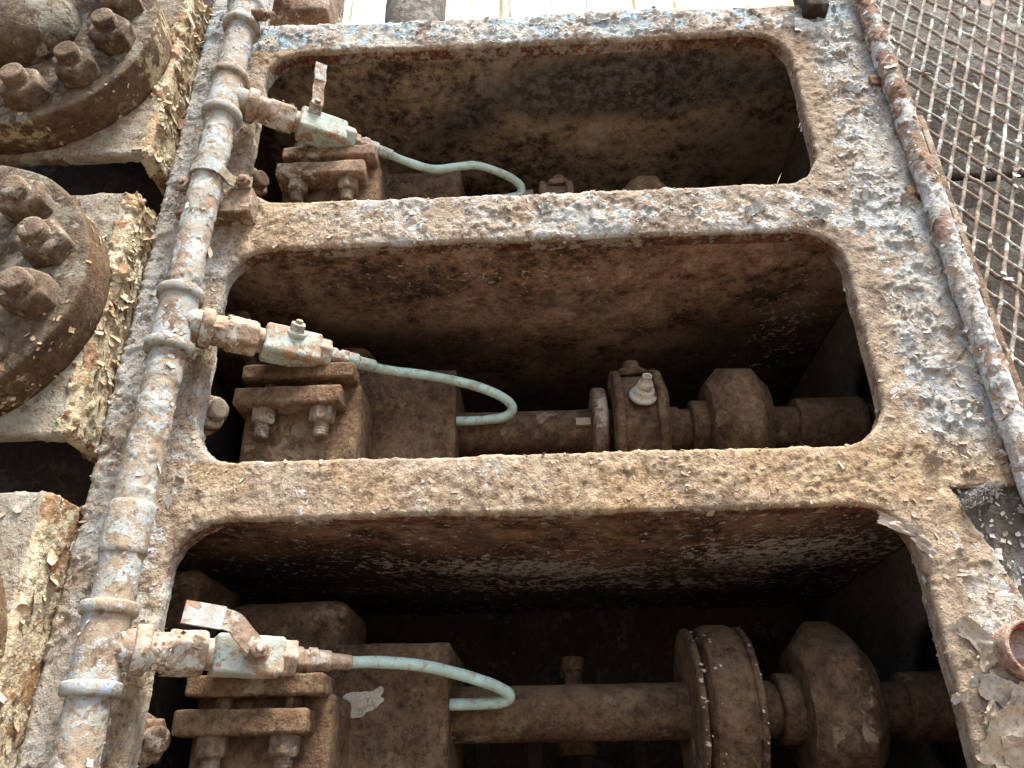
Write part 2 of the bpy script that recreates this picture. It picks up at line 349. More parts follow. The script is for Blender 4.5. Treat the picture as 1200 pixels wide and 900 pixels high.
# ------------------------------------------------------------------ machine frame: plate with three rounded bays
ROW = (0., .464, .931)                        # heights of the three identical bays
BX0, BX1 = -.500, .495
BAY = ((-.125, .332), (.418, .797), (.895, 1.270)); CR = .075
XL, XR, ZB, ZT = -.630, .668, -.20, 1.352
def sd_rr(x, z, x0, x1, z0, z1, r):
    qx = np.abs(x-(x0+x1)/2)-(x1-x0)/2+r; qz = np.abs(z-(z0+z1)/2)-(z1-z0)/2+r
    return np.minimum(np.maximum(qx, qz), 0)+np.hypot(np.maximum(qx, 0), np.maximum(qz, 0))-r
def sd_cut(x, z):
    """negative inside the metal-free areas of the plate"""
    d = np.full_like(x, 9.)
    for z0, z1 in BAY: d = np.minimum(d, sd_rr(x, z, BX0, BX1, z0, z1, CR))
    top = np.maximum(ZT+.004*np.sin(x*9)-z, -.525-x)      # open above the top rail, left post goes on
    d = np.minimum(d, np.where(z > ZT-.3, top, 9.))
    # three-cornered pocket at the right edge below the rod
    a = np.array([.560, .333]); e = nrm(np.array([.602, .214])-a); nn = np.array([e[1], -e[0]])
    side = -((x-a[0])*nn[0]*-1+(z-a[1])*nn[1]*-1)
    pk = np.maximum(-((x-.560)*.943+(z-.333)*.333), z-.352)
    d = np.minimum(d, np.where(x > .5, pk, 9.))
    return d
def build_frame_plate():
    st = .0029
    xs = np.arange(XL, XR+st/2, st); zs = np.arange(ZB, 1.62, st)
    X, Zg = np.meshgrid(xs, zs, indexing='ij'); x = X.ravel().copy(); z = Zg.ravel().copy()
    P = np.stack([x, 0*x, z], 1)
    wob = lambda x, z: fbm(np.stack([x, 0*x, z], 1), 30, 3, 5)*.0025+fbm(np.stack([x, 0*x, z], 1), 6, 2, 9)*.004
    D = lambda x, z: sd_cut(x, z)+wob(x, z)
    d = D(x, z); ins = d < 0
    i = np.arange(len(x)).reshape(X.shape); q = np.stack([i[:-1, :-1], i[1:, :-1], i[1:, 1:], i[:-1, 1:]], -1).reshape(-1, 4)
    q = q[~ins[q].all(1)]
    for _ in range(6):                         # draw the corners that fell into a bay back to its outline
        k = np.where(d < -1e-5)[0]; e = 1e-4
        gx = (D(x[k]+e, z[k])-D(x[k]-e, z[k]))/(2*e); gz = (D(x[k], z[k]+e)-D(x[k], z[k]-e))/(2*e); L = np.maximum(gx*gx+gz*gz, .2)
        x[k] -= d[k]*gx/L; z[k] -= d[k]*gz/L; d[k] = D(x[k], z[k])
    used = np.unique(q); rm = -np.ones(len(x), int); rm[used] = np.arange(len(used)); q = rm[q]; x, z, d = x[used], z[used], np.maximum(d[used], 0)
    # rounded edge
    r = .006; y = np.where(d < r, r-np.sqrt(np.maximum(r*r-(r-d)**2, 0)), 0.)
    V = np.stack([x, y, z], 1)
    E_ = np.concatenate([q[:, [0, 1]], q[:, [1, 2]], q[:, [2, 3]], q[:, [3, 0]]]); key = np.sort(E_, 1); _, inv, cnt = np.unique(key, axis=0, return_inverse=True, return_counts=True)
    be = E_[cnt[inv.reshape(-1)] == 1]
    bv = np.unique(be); ring = -np.ones(len(V), int); Fs = [q]; prev = np.arange(len(V)); depth = np.zeros(len(V))
    allV = [V]; tot = len(V); rimid = [np.zeros(len(V))]
    for yy in (.008, .011, .014, .018, .023, .029):
        nv = V[bv].copy(); nv[:, 1] = yy; new = np.arange(tot, tot+len(bv)); mp = dict(zip(bv, new)); m = -np.ones(len(V), int); m[bv] = new
        Fs.append(np.stack([prev[be[:, 1]], prev[be[:, 0]], m[be[:, 0]], m[be[:, 1]]], 1)); prev = np.where(m >= 0, m, prev)
        allV.append(nv); tot += len(bv); rimid.append(np.ones(len(bv)))
    V = np.concatenate(allV); F = np.concatenate(Fs); rim = np.concatenate(rimid)
    x, y, z = V.T; dd = np.maximum(sd_cut(x, z), 0)
    # where which coat is left
    n = fbm(V, 7, 4, 21); n2 = fbm(V, 2.6, 3, 31); nf = fbm(V, 24, 3, 41)
    right = sstep(.525, .57, x+.02*nf); left = sstep(-.515, -.55, x); toprail = sstep(1.27, 1.29, z)
    bar1 = ((z > .797) & (z < .895))*1.; bar2 = ((z > .332) & (z < .418))*1.
    paint = .40+n*.25
    paint += right*.20+left*.17+toprail*.16+bar1*(.10-.10*sstep(-.15, -.3, x)-.06*sstep(.1, .2, x)*sstep(.35, .3, x))-bar2*.05
    edge = sstep(.05, .012, dd+.02*nf)*sstep(.40, .48, x); paint -= .16*edge
    paint -= .10*sstep(.30, .1, z)*right
    paint += .32*left*sstep(1.0, 1.2, z)
    warm = np.clip(.22+1.7*n2+.25*bar2+.35*sstep(-.1, -.4, x)*bar1-.6*right*sstep(.35, .5, z)-.3*toprail+.25*sstep(.3, .1, z), 0, 1)
    warm = np.clip(warm+bar2*.55*sstep(.02, .16, fbm(V, 9, 3, 77)), 0, 1)*(1-.55*left)
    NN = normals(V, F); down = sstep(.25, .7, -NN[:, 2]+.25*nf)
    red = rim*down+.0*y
    lip = rim*(1-down); paint = paint+lip*.12*sstep(0, -.1, x)
    blue = .42+.22*toprail+.06*right*sstep(.7, .9, z)
    N = normals(V, F)
    h = fbm(V, 11, 3, 3)*.004+fbm(V, 55, 4, 4, .6)*.0026
    cr = fbm(V, 90, 3, 14); h += sstep(.0, .12, cr)*.0016*np.clip(paint*1.6, 0, 1)
    h += sstep(.03, .10, fbm(V, 30, 3, 15)+.4*(paint-.5))*.0018
    h *= np.where(rim > 0, .8, 1.)
    V = V+N*h[:, None]
    pk = np.clip(.25+.75*right+.5*left+.5*toprail+.45*bar1*sstep(-.25, -.1, x)+.25*bar2*sstep(.0, .2, x), 0, 1)*(1-rim)*sstep(.004, .02, dd)
    V = peel(V, F, 26, .0026, 17, pk)
    return V, F, dict(paint=paint, warm=warm, red=red, blue=blue), dd
FR = T('machine_frame', 'huge rusted cast iron machine frame with three rounded bays and peeling grey paint', 'machine frame', (0, .3, -.2))
V, F, AT, DD = build_frame_plate()
plate = put('front_plate', mesh('front_plate', V-FR.loc, F, True, AT), MF, FR.o)

def flakes(name, P, N, size, mat, parent, loc, curl=1.0, tint=None, lift=.0008, asp=1.5):
    """curled chips of old paint, one small bent sheet each"""
    n = len(P); a = rng.uniform(0, 2*np.pi, n); ref = np.where(np.abs(N[:, 2:3]) < .9, np.array([[0, 0, 1.]]), np.array([[1., 0, 0]]))
    U = np.cross(N, ref); U /= np.linalg.norm(U, axis=1)[:, None]; W = np.cross(N, U)
    u = U*np.cos(a)[:, None]+W*np.sin(a)[:, None]; v = np.cross(N, u)
    su = size*rng.uniform(.6, 1.2, n)*asp; sv = size*rng.uniform(.5, 1.1, n); k = curl*rng.uniform(.2, 1.1, n)*sv; tilt = rng.uniform(-.2, .5, n)*sv*curl
    G = []
    for j in (-1, 0, 1):
        for i in (-1, 0, 1):
            ju = rng.uniform(-.35, .35, n); jv = rng.uniform(-.3, .3, n)
            du = (i+ju*(1 if i else .3))*.5*su*(1-.25*abs(j)*rng.uniform(0, 1, n)); dv = (j+jv*(1 if j else .3))*.5*sv
            hh = lift+k*(.5*(j*.5+.5)**2+.22*i*i*rng.uniform(0, 1, n))+tilt*j*.15
            G.append(P+u*du[:, None]+v*dv[:, None]+N*hh[:, None])
    V = np.stack(G, 1).reshape(-1, 3); b = (np.arange(n)*9)[:, None]
    F = np.concatenate([b+np.array([q]) for q in ((0, 1, 4, 3), (1, 2, 5, 4), (3, 4, 7, 6), (4, 5, 8, 7))])
    t = np.repeat(rng.uniform(0, 1, n) if tint is None else tint, 9)
    return put(name, mesh(name, V-loc, F, False, dict(tint=np.clip(t, 0, 1))), mat, parent, kind='stuff')
def tri_samples(V, F, n, weight=None):
    A = V[F]; ar = np.linalg.norm(np.cross(A[:, 2]-A[:, 0], A[:, 3]-A[:, 1]), axis=1)/2
    if weight is not None: ar = ar*weight
    k = rng.choice(len(F), n, p=ar/ar.sum()); s, t = rng.random((2, n, 1)); A = A[k]
    P = (A[:, 0]*(1-s)+A[:, 1]*s)*(1-t)+(A[:, 3]*(1-s)+A[:, 2]*s)*t
    N = np.cross(A[:, 2]-A[:, 0], A[:, 3]-A[:, 1]); return P, N/np.maximum(np.linalg.norm(N, axis=1), 1e-12)[:, None], k
fc = V[F].mean(1); fx, fy, fz = fc.T; fp = AT['paint'][F].mean(1); fw = AT['warm'][F].mean(1); fr = AT['red'][F].mean(1)
clump = sstep(.0, .14, fbm(fc, 16, 4, 61))
rimf = (fy > .0075)*1.; front = 1.-rimf
w_ = front*(.28+clump)*np.clip(.15+1.6*(fp-.38), .04, 1.3)*(1-.6*fw)*(1+1.2*sstep(.5, .56, fx)+.8*((fz > .332) & (fz < .418) & (fx > .05)))
P_, N_, k_ = tri_samples(V, F, 5200, w_)
flakes('loose_paint_flakes', P_, N_, rng.gamma(1.8, .0013, len(P_))+.0011, FL_GREY, FR.o, FR.loc, .5, np.clip(.38+.6*(fp[k_]-.4)+rng.normal(0, .18, len(P_))-.5*fw[k_], 0, 1))
w_ = front*(.30+.7*clump)*np.clip(.3+fw, 0, 1)*(fz < 1.0)*np.where(fx > .0, 1., .45)
P_, N_, k_ = tri_samples(V, F, 1500, w_)
flakes('loose_rust_chips', P_, N_, rng.gamma(2.0, .0009, len(P_))+.0010, FL_TAN, FR.o, FR.loc, .5, asp=2.1)
w_ = rimf*(fr < .5)*(fy < .03)*(.1+sstep(.02, .1, fbm(fc, 20, 3, 88)))
P_, N_, k_ = tri_samples(V, F, 500, w_)
flakes('edge_paint_flakes', P_, N_, rng.gamma(2.2, .0010, len(P_))+.0012, FL_GREY, FR.o, FR.loc, 1.2)

# slabs between the bays (their undersides are the bay ceilings), walls
for i, (z0, z1) in enumerate(((.346, .404), (.811, .882), (1.284, 1.344))):
    Vb, Fb = rbox((-.60, .023, z0), (.60, .73, z1), .006, .012); Vb = rough(Vb, Fb, .006, 14)
    def blob(cx, cy, rx, ry, rot=0.):
        dx, dy = Vb[:, 0]-cx, Vb[:, 1]-cy; c_, s_ = math.cos(rot), math.sin(rot); return np.exp(-(((dx*c_+dy*s_)/rx)**2+((dy*c_-dx*s_)/ry)**2))
    if i == 2: stain_shade = np.maximum.reduce([blob(.20, .125, .32, .085, -.03)*1.35, blob(-.12, .19, .18, .07, -.55)*.8, blob(.50, .30, .22, .22)*.6]); lime = .35*blob(.35, .33, .22, .12)
    elif i == 1: stain_shade = np.maximum(blob(.5, .45, .25, .25), .8*blob(-.35, .35, .35, .10))*.9+.75*blob(0, .62, .9, .2); lime = .7*blob(.50, .30, .07, .25)+.5*blob(-.1, .12, .3, .06)  # wide rear blob paints shade at the back; the others are soot
    else: stain_shade = np.maximum.reduce([blob(-.35, .35, .35, .16), .95*blob(.1, .62, .9, .25), blob(.5, .4, .12, .3)]); lime = np.maximum.reduce([blob(-.02, .36, .28, .07, .2), blob(.40, .30, .18, .12, -.3), .8*blob(.1, .48, .4, .05)])  # full-width blob is the bay's rear darkness painted in among the soot
    put('ceiling_slab', mesh('ceiling_slab', Vb-FR.loc, Fb, True, dict(stain_shade=stain_shade, lime=lime)), MCEIL[i], FR.o)
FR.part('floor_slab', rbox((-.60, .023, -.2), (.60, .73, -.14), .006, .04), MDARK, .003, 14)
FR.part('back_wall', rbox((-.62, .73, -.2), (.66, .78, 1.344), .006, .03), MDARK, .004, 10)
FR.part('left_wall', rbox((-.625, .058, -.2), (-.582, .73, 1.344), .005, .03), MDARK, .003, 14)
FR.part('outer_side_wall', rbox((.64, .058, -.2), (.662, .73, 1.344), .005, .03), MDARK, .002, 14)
SHY, SHZ = .262, .103                         # shaft axis
def wall_with_hole(x0, x1, y0, y1, z0, z1, cy, cz, r):
    n = 96; th = np.linspace(0, 2*np.pi, n, endpoint=False); c, s = np.cos(th), np.sin(th)
    ty = np.where(c > 0, (y1-cy)/np.maximum(c, 1e-9), (y0-cy)/np.minimum(c, -1e-9)); tz = np.where(s > 0, (z1-cz)/np.maximum(s, 1e-9), (z0-cz)/np.minimum(s, -1e-9)); Ro = np.minimum(ty, tz)
    rings = []
    for xx, seq in ((x0, np.linspace(1, 0, 12)), (x1, np.linspace(0, 1, 12))):
        for f in seq: R = r+(Ro-r)*f; rings.append(np.stack([np.full(n, xx), cy+R*c, cz+R*s], 1))
    Vv = np.array(rings); m = len(rings); i = np.arange(m*n).reshape(m, n); j = np.roll(i, -1, 1)
    return Vv.reshape(-1, 3), np.stack([i[:-1], i[1:], j[1:], j[:-1]], -1).reshape(-1, 4)
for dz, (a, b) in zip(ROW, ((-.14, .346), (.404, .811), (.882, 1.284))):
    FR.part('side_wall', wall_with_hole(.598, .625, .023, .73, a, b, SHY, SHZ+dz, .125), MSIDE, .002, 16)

# ------------------------------------------------------------------ machinery in the bays
WHERE = ('lowest bay', 'middle bay', 'top bay')
hexs = ngon(6, .04)
def nut_bolt(t, base, axis, nr, nh, sr, sh, mat, name='stud_nut', smat=None, phase=None, amp=.0012):
    """a nut with its stud end as sub-part; base on the surface, axis outwards"""
    ph = random.uniform(0, 1) if phase is None else phase
    nn = t.part(name, lathe(base, axis, [(-.002, nr), (nh*.82, nr), (nh, nr*.86)], 48, hexs, .004, .0015, ph), mat, amp, 70)
    a = nrm(axis); prof = [(0, sr)]; L = nh+sh; k = int(sh/.005)
    for q in range(k): prof += [(nh+q*.005+.001, sr), (nh+q*.005+.0035, sr*.90)]
    prof += [(L-.002, sr*.96), (L, sr*.8)]
    t.part('stud', lathe(base, axis, prof, 28, None, .003, .0006), smat or mat, amp*.7, 70, parent=nn)
    nn.children[0].location = (0, 0, 0)
    return nn
for r, dz in enumerate(ROW):
    w3 = WHERE[r]; z = dz; zf = z-(.14 if r == 0 else .062)
    # bearing pedestal with two clamp bars
    t = T('bearing_pedestal', f'dusty brown bearing pedestal with two clamp bars and hanging nuts in {w3}', 'bearing', (-.39, .15, zf), 'bearing pedestals, one in each bay')
    t.part('pedestal_body', rbox((-.462, .082, zf), (-.278, .24, z+.118), .008, .012), MBROWN, .0022, 30)
    t.part('bearing_cap', rbox((-.497, .20, z+.02), (-.297, .36, z+.268), .028, .014), MBROWN, .003, 22)
    sh = .012*(r == 0)
    t.part('clamp_bar', rbox((-.466+.004*r, .044, z+.112), (-.284, .10, z+.139), .005, .008), MRUST if r == 2 else MBROWN, .0022, 48)
    t.part('clamp_bar', rbox((-.472+.004*r, .040, z+.066), (-.300, .10, z+.097), .005, .008), MRUST if r == 2 else MBROWN, .0022, 48)
    for bx in (-.425, -.332):
        nut_bolt(t, (bx, .066, z+.067), (0, 0, -1), .0205, .026, .0125, .022, MNUT)
        t.part('bolt', lathe((bx+.004, .072, z+.096), (0, 0, 1), [(0, .011), (.018, .011)], 24, None, .006), MBROWN, .0006)
    if r == 2: nut_bolt(t, (-.44, .085, z+.138), (0, 0, 1), .021, .026, .013, .02, MNUT)
    t.part('foot_ledge', rbox((-.57, .10, zf), (-.462, .24, z-.008), .008, .014), MBROWN, .002, 30)
    # guide block next to it
    t = T('guide_block', f'square dusty brown iron block beside the shaft in {w3}', 'iron block', (-.235, .3, zf), 'square blocks beside the shafts')
    t.part('block_body', rbox((-.325, .185, zf), (-.138, .42, z+.197), .005, .012), MBROWN, .0016, 26)
    if r == 0:
        P = at(425, 822, .183); ang = np.linspace(0, 2*np.pi, 26, endpoint=False); R = .026*(1+1.1*fbm(np.stack([np.cos(ang), np.sin(ang), 0*ang], 1), 2.2, 4, 3))
        VV = [P+np.array([0, -.0016, 0])]+[P+np.array([q*1.15*math.cos(a)+.012*math.sin(a), 0.0, q*.72*math.sin(a)]) for a, q in zip(ang, R)]
        Vp = np.array(VV+[p+np.array([0, .004, 0]) for p in VV]); nA = 26
        Fp = [[0, 1+i, 1+(i+1) % nA, 1+(i+1) % nA] for i in range(nA)]
        Fp = [[0, 1+i, 1+(i+1) % nA, 1+(i+2) % nA] for i in range(0, nA, 2)]+[[1+i, 28+i, 28+(i+1) % nA, 1+(i+1) % nA] for i in range(nA)]
        t.part('paint_scab', (Vp, np.array(Fp)), MPALE, 0, smooth=False, label='pale grey patch of old paint left on the block')
    # drive shaft with its two hubs
    so = (0, -.088, -.172)[r]
    t = T('drive_shaft', ('thick rusty drive shaft with chipped round hub in lowest bay', 'rusty drive shaft with pale grease nozzle on its hub in middle bay', 'drive shaft in top bay of which only the hub tops peek over the rail')[r], 'shaft', (.2, SHY, SHZ+z), 'drive shafts crossing the bays')
    A = (-.15, SHY, SHZ+z); ax = (1, 0, 0)
    sx = .15+so
    t.part('shaft', lathe(A, ax, [(0, .040), (.34+sx, .040), (.342+sx, .036), (.44+sx, .036), (.46+sx, .036), (.64+sx, .034), (.79, .034)], 44, None, .014), MBROWN, .0014, 40)
    x1, x2 = .215+so, .345+so
    H = (.122, .114, .098)[r]; x1 -= (0, 0, .03)[r]; x2 -= (.014, 0, .03)[r]; wd = .100
    if r == 0:
        hub = t.part('hub', lathe((x1, SHY, SHZ+z), ax, [(.008, H*.62), (.013, H*.84), (.024, H*.97), (.036, H), (.066, H), (.078, H*.95), (.088, H*.82), (.092, H*.62)], 64, None, .008, .004), MBROWN, .0025, 26)
        for xx in (-.002, .018): t.part('hub_rim', lathe((x1+xx, SHY, SHZ+z), ax, [(0, H*.9), (.002, H*.965), (.010, H*.965), (.012, H*.9)], 64, None, .006, .002), MBROWN, .002, 40, parent=hub)
        t.part('hub_rim', lathe((x1+.077, SHY, SHZ+z), ax, [(0, H*.8), (.002, H*.97), (.011, H*.97), (.013, H*.8)], 64, None, .006, .002), MBROWN, .002, 40, parent=hub)
        th = rng.uniform(rad(60), rad(250), 260); band = rng.choice([.0, .001, .022, .080], 260); P = np.stack([x1+band+rng.normal(0, .0025, 260)+.005, SHY-np.cos(th-rad(90)+np.pi/2+np.pi/2)*0, 0*th], 1)
        a0 = th; P[:, 1] = SHY-H*.985*np.sin(a0-rad(60)); P[:, 2] = SHZ+z+H*.985*np.cos(a0-rad(60))
        Nn = np.stack([0*th, -np.sin(a0-rad(60)), np.cos(a0-rad(60))], 1)
        flakes('edge_chips', P[:80], Nn[:80], rng.gamma(1.3, .0010, 80)+.0005, FL_WHITE, t.o, t.loc, .2, rng.uniform(0, .4, 80), lift=.0002, asp=1.2)
    else:
        hub = t.part('hub', lathe((x1+.012, SHY, SHZ+z), ax, [(0, H*.5), (.004, H*.86), (.086 if r == 1 else .062, H*.86), (.09 if r == 1 else .066, H*.5)], 56, ngon(10), .008, .003), MBROWN, .0022, 30)
        for xx in (.006, .076 if r == 1 else .06): t.part('hub_rim', lathe((x1+xx, SHY, SHZ+z), ax, [(0, H*.6), (.002, H*.97), (.016, H*.97), (.018, H*.6)], 60, ngon(12), .006, .003), MBROWN, .0018, 36, parent=hub)
        t.part('collar', lathe((x1-.028, SHY, SHZ+z), ax, [(0, .070), (.003, .078), (.022, .078), (.026, .07)], 48, None, .006, .002), MRUST, .003, 50)
        nut_bolt(t, (x1+.05, SHY-.02, SHZ+z+H*.84), (0, -.15, 1), .034, .012, .016, .018, MBROWN)
        if r == 1: t.part('grease_nozzle', lathe((x1+.055, SHY-.092, SHZ+z+.020), (.10, -.86, .40), [(0, .024), (.006, .024), (.008, .017), (.018, .017), (.020, .012), (.026, .014), (.032, .012), (.034, .0085), (.046, .0085), (.046, .005), (.038, .0045)], 32, None, .004, .001), MPALE, .0008, 60, label='pale grease nozzle with open tip')
        t.part('tape_mark', rbox((x1-.058, SHY-.0475, SHZ+z-.008), (x1-.032, SHY-.038, SHZ+z+.006), .001, .006), FL_WHITE, 0)
    oct_ = ngon(8, .35)
    t.part('shaft_collar', lathe((x2+.145-.13, SHY, SHZ+z), ax, [(0, .044), (.004, .05), (.030, .05), (.034, .044)], 40, None, .006, .002), MBROWN, .0015, 40)
    t.part('lobed_hub', lathe((x2+.045, SHY, SHZ+z), ax, [(0, .05), (.0, H*1.06), (.1, H*1.06), (.1, .05)], 72, ngon(6, .02), .006, .002, 0., lambda a: H*np.interp(a, [0, .008, .034, .066, .092, .1], [.70, .76, 1.04, 1.04, .76, .70])), MBROWN, .0016, 34)
    t.part('end_sleeve', lathe((x2+.20, SHY, SHZ+z), ax, [(0, .046), (.003, .049), (.115, .049), (.118, .046)], 40, None, .008, .002), MBROWN, .0012, 40)
    if r == 0:
        t2 = T('standing_bolt', 'thin bolt standing behind the lowest shaft', 'bolt', (*at(672, 800, .42)[:2], z+.05))
        t2.part('bolt_body', lathe(t2.loc, (0, 0, 1), [(0, .034), (.035, .034), (.037, .015), (.13, .015), (.132, .021), (.155, .021)], 28, None, .008), MBROWN, .001, 50)
        for k in range(5):
            q = at(565+k*62, 885, .55); t3 = T('upright_stay', ('first', 'second', 'third', 'fourth', 'fifth')[k]+' dark upright stay from the left below the lowest shaft', 'stay', (q[0], .55, z-.14), 'dark stays below the lowest shaft')
            t3.part('stay_bar', rbox((q[0]-.014, .54, z-.14), (q[0]+.014, .562, z+.11), .004, .02), MDARK, .001)
    # bolt at the left edge of the bay
    t = T('bay_bolt', f'corroded bolt end sticking out at left edge of {w3}', 'bolt', (-.545, .06, z+.062), 'corroded bolts at the left edges of the bays')
    t.part('washer', lathe((-.530, .070, z+.062), (.86, -.5, 0), [(0, .034), (.012, .034)], 36, None, .005), MRUST, .003, 50)
    nut_bolt(t, (-.518, .063, z+.062), (.86, -.5, 0), .030, .024, .017, .016, MRUST, amp=.002)
# dark far-side lugs at the upper left inside the bays
for r, dz in enumerate(ROW[:2]):
    t = T('corner_lug', f'dark rusty lug at the upper left corner inside {WHERE[r]}', 'lug', (-.54, .3, dz+.2), 'dark lugs in the bay corners')
    t.part('lug_body', rbox((-.585, .12, dz+.21), (-.505, .30, dz+.30), .014, .015), MBROWN, .003, 30)
    t.part('lug_nut', lathe((-.508, .2, dz+.25), (1, 0, 0), [(0, .024), (.02, .024)], 36, hexs, .005), MBROWN, .001)

# ------------------------------------------------------------------ valve chests with bolted covers on the left
CH = ((-.09, .357), (.437, .871), (.955, 1.40)); FC = ((-.860, .130), (-.857, .656), (-.866, 1.184)); FRAD = .222
POSN = ('lower left corner', 'middle of the left side', 'upper left corner')
FR.part('hollow_back', rbox((-1.15, .10, -.2), (-.632, .13, 1.6), .004, .05), MDARK, .002)
for r in range(3):
    z0, z1 = CH[r]
    t = T('valve_chest', ('square iron valve chest with yellow streaked side at bottom left', 'square iron valve chest with peeling yellow side behind the middle flange', 'square iron valve chest behind the top left flange')[r], 'valve chest', (-.86, .03, z0), 'valve chests along the left side')
    t.part('chest_top', rbox((-1.07, -.048, z1-.03), (-.655, .098, z1-.004), .004, .02), MBLOCK, .002, 26)
    Vb, Fb = rbox((-.659, -.0655, z0+.001), (-.637, .098, z1-.001), .006, .0036); Vb = rough(Vb, Fb, .0028, 26); Vb = peel(Vb, Fb, 28, .0026 if r else .0010, 31+r); put('chest_side', mesh('chest_side', Vb-t.loc, Fb), MYEL, t.o)
    Va, Fa = rbox((-1.08, -.066, z0), (-.648, -.044, z1), .006, .005); Va = rough(Va, Fa, .0022, 26); Va = peel(Va, Fa, 22, .0012, 61+r); put('chest_front', mesh('chest_front', Va-t.loc, Fa), MBLOCK, t.o)
    cN = normals(Vb, Fb)[Fb].mean(1); sidef = cN[:, 0] > .6
    wgt = sidef*(.1+sstep(-.02, .12, fbm(Vb[Fb].mean(1), 14, 3, 50+r)))*(.25 if r == 0 else 1.)*(Vb[Fb].mean(1)[:, 1] < .01)
    nf_ = 90 if r == 0 else 330
    P_, N_, k_ = tri_samples(Vb, Fb, nf_, wgt)
    flakes('side_paint_flakes', P_, N_, rng.gamma(1.3, .0034, nf_)+.0016, FL_YEL, t.o, t.loc, .95)
    aN = normals(Va, Fa)[Fa].mean(1); wgt = (aN[:, 1] < -.6)*(Va[Fa].mean(1)[:, 0] > -.8)*(.05+sstep(0, .12, fbm(Va[Fa].mean(1), 18, 3, 70+r)))
    P_, N_, k_ = tri_samples(Va, Fa, 70, wgt)
    flakes('front_paint_flakes', P_, N_, rng.gamma(2.2, .0014, 70)+.0015, FL_TAN, t.o, t.loc, .7)
    cx, cz = FC[r]
    t = T('flange_cover', ('sliver of round flange cover at the lower left image edge', 'round bolted flange cover with pale rim in the middle of left edge', 'big round flange cover with dark brown underside and three nuts at top left')[r], 'flange', (cx, -.065, cz), 'round flange covers on the valve chests')
    Vb, Fb = lathe((cx, -.064, cz), (0, -1, 0), [(0, FRAD-.002), (.066, FRAD), (.070, FRAD-.003)], 150, None, .008, .002); Vb = rough(Vb, Fb, .0022, 24)
    m = mesh('flange_disc', Vb-t.loc, Fb); m.materials.append(MFLANGE); m.materials.append(MRIM); m.polygons.foreach_set('material_index', (np.abs(normals(Vb, Fb)[Fb].mean(1)[:, 1]) < .55).astype(np.int32)); put('flange_disc', m, MFLANGE, t.o)
    cN = normals(Vb, Fb)[Fb].mean(1); fcc = Vb[Fb].mean(1); rr = np.hypot(fcc[:, 0]-cx, fcc[:, 2]-cz)
    wgt = (rr > FRAD-.03)*(.05+sstep(-.02, .1, fbm(fcc, 18, 3, 90+r)))
    P_, N_, k_ = tri_samples(Vb, Fb, 130, wgt)
    flakes('rim_paint_flakes', P_, N_, rng.gamma(2.2, .0014, 130)+.0015, FL_YEL if r != 0 else FL_TAN, t.o, t.loc, .8, rng.uniform(.0, .7, 130))
    t.part('hub_dome', lathe((cx, -.13, cz), (0, -1, 0), [(0, .092), (.04, .088), (.055, .074), (.065, .05), (.07, .025)], 64, None, .01, .006), MFLANGE, .003, 20)
    angs = ((16, -14), (80, 49, 16, -14, -46), (48, 18, -12, -43, -74, -104))[r]
    for a in angs:
        R = .167; bx, bz = cx+R*math.cos(rad(a)), cz+R*math.sin(rad(a))
        nut_bolt(t, (bx, -.134, bz), (0, -1, 0),   .0365, .034, .0200, .019, MNUT, amp=.0010, name='flange_nut')

# ------------------------------------------------------------------ riser pipe with its tees
PX, PY = -.529, -.060
BRZ = (.157, .620, 1.087)
BD = np.array([math.cos(rad(30)), math.sin(rad(30)), 0])
t = T('riser_pipe', 'vertical pipe with peeling pale blue paint and three tees left of the bays', 'pipe', (PX, PY, -.2))
Vb, Fb = lathe((PX, PY, -.2), (0, 0, 1), [(0, .0242), (1.75, .0242)], 56, None, .004); t.part('pipe', (peel(Vb, Fb, 34, .0011, 71), Fb), MPIPE, .0014, 40)
for r, bz in enumerate(BRZ):
    tee = t.part('tee', lathe((PX, PY, bz-.050), (0, 0, 1), [(0, .028), (.1, .028)], 40, None, .006), MPIPE, .0012, 50)
    for s in (-.055, .037): t.part('tee_collar', lathe((PX, PY, bz+s), (0, 0, 1), [(0, .026), (.001, .0335), (.015, .0345), (.018, .026)], 40, None, .004), MPIPE, .0014, 60, parent=tee)
    t.part('branch', lathe((PX, PY, bz), BD, [(0, .0245), (.036, .0255)], 36, None, .005), MPIPE, .001, 60, parent=tee)
    t.part('branch_collar', lathe((PX, PY, bz)+BD*.034, BD, [(0, .024), (.001, .031), (.017, .031), (.02, .024)], 36, None, .004), MPINK, .0016, 60, parent=tee)
    P = np.concatenate([np.stack([PX+.028*np.cos(a_), PY+.028*np.sin(a_), bz+z_], 1) for a_, z_ in [(rng.uniform(-3, .6, 16), rng.uniform(-.05, .05, 16))]]); Nn = np.stack([P[:, 0]-PX, P[:, 1]-PY, 0*P[:, 0]], 1)/.028
    flakes('paint_chips', P, Nn, rng.gamma(2, .0012, 16)+.001, FL_WHITE, t.o, t.loc, .8)
zc = [at(146, 620, PY)[2], at(283, 22, PY)[2]]
t.part('coupling', lathe((PX, PY, zc[0]-.035), (0, 0, 1), [(0, .0245), (.001, .0285), (.068, .0285), (.070, .0245)], 40, None, .006), MPIPE, .0012, 50)
cp = t.part('coupling', lathe((PX, PY, zc[1]-.035), (0, 0, 1), [(0, .0245), (.001, .034), (.014, .034), (.016, .030), (.055, .031), (.06, .035), (.075, .035)], 40, None, .006), MPIPE, .0012, 50)
t.part('plug', lathe((PX+.02, PY-.01, zc[1]-.004), (.9, -.2, -.35), [(0, .011), (.03, .011), (.031, .007), (.052, .006)], 20, None, .006), MRUST, .001, 60, parent=cp)
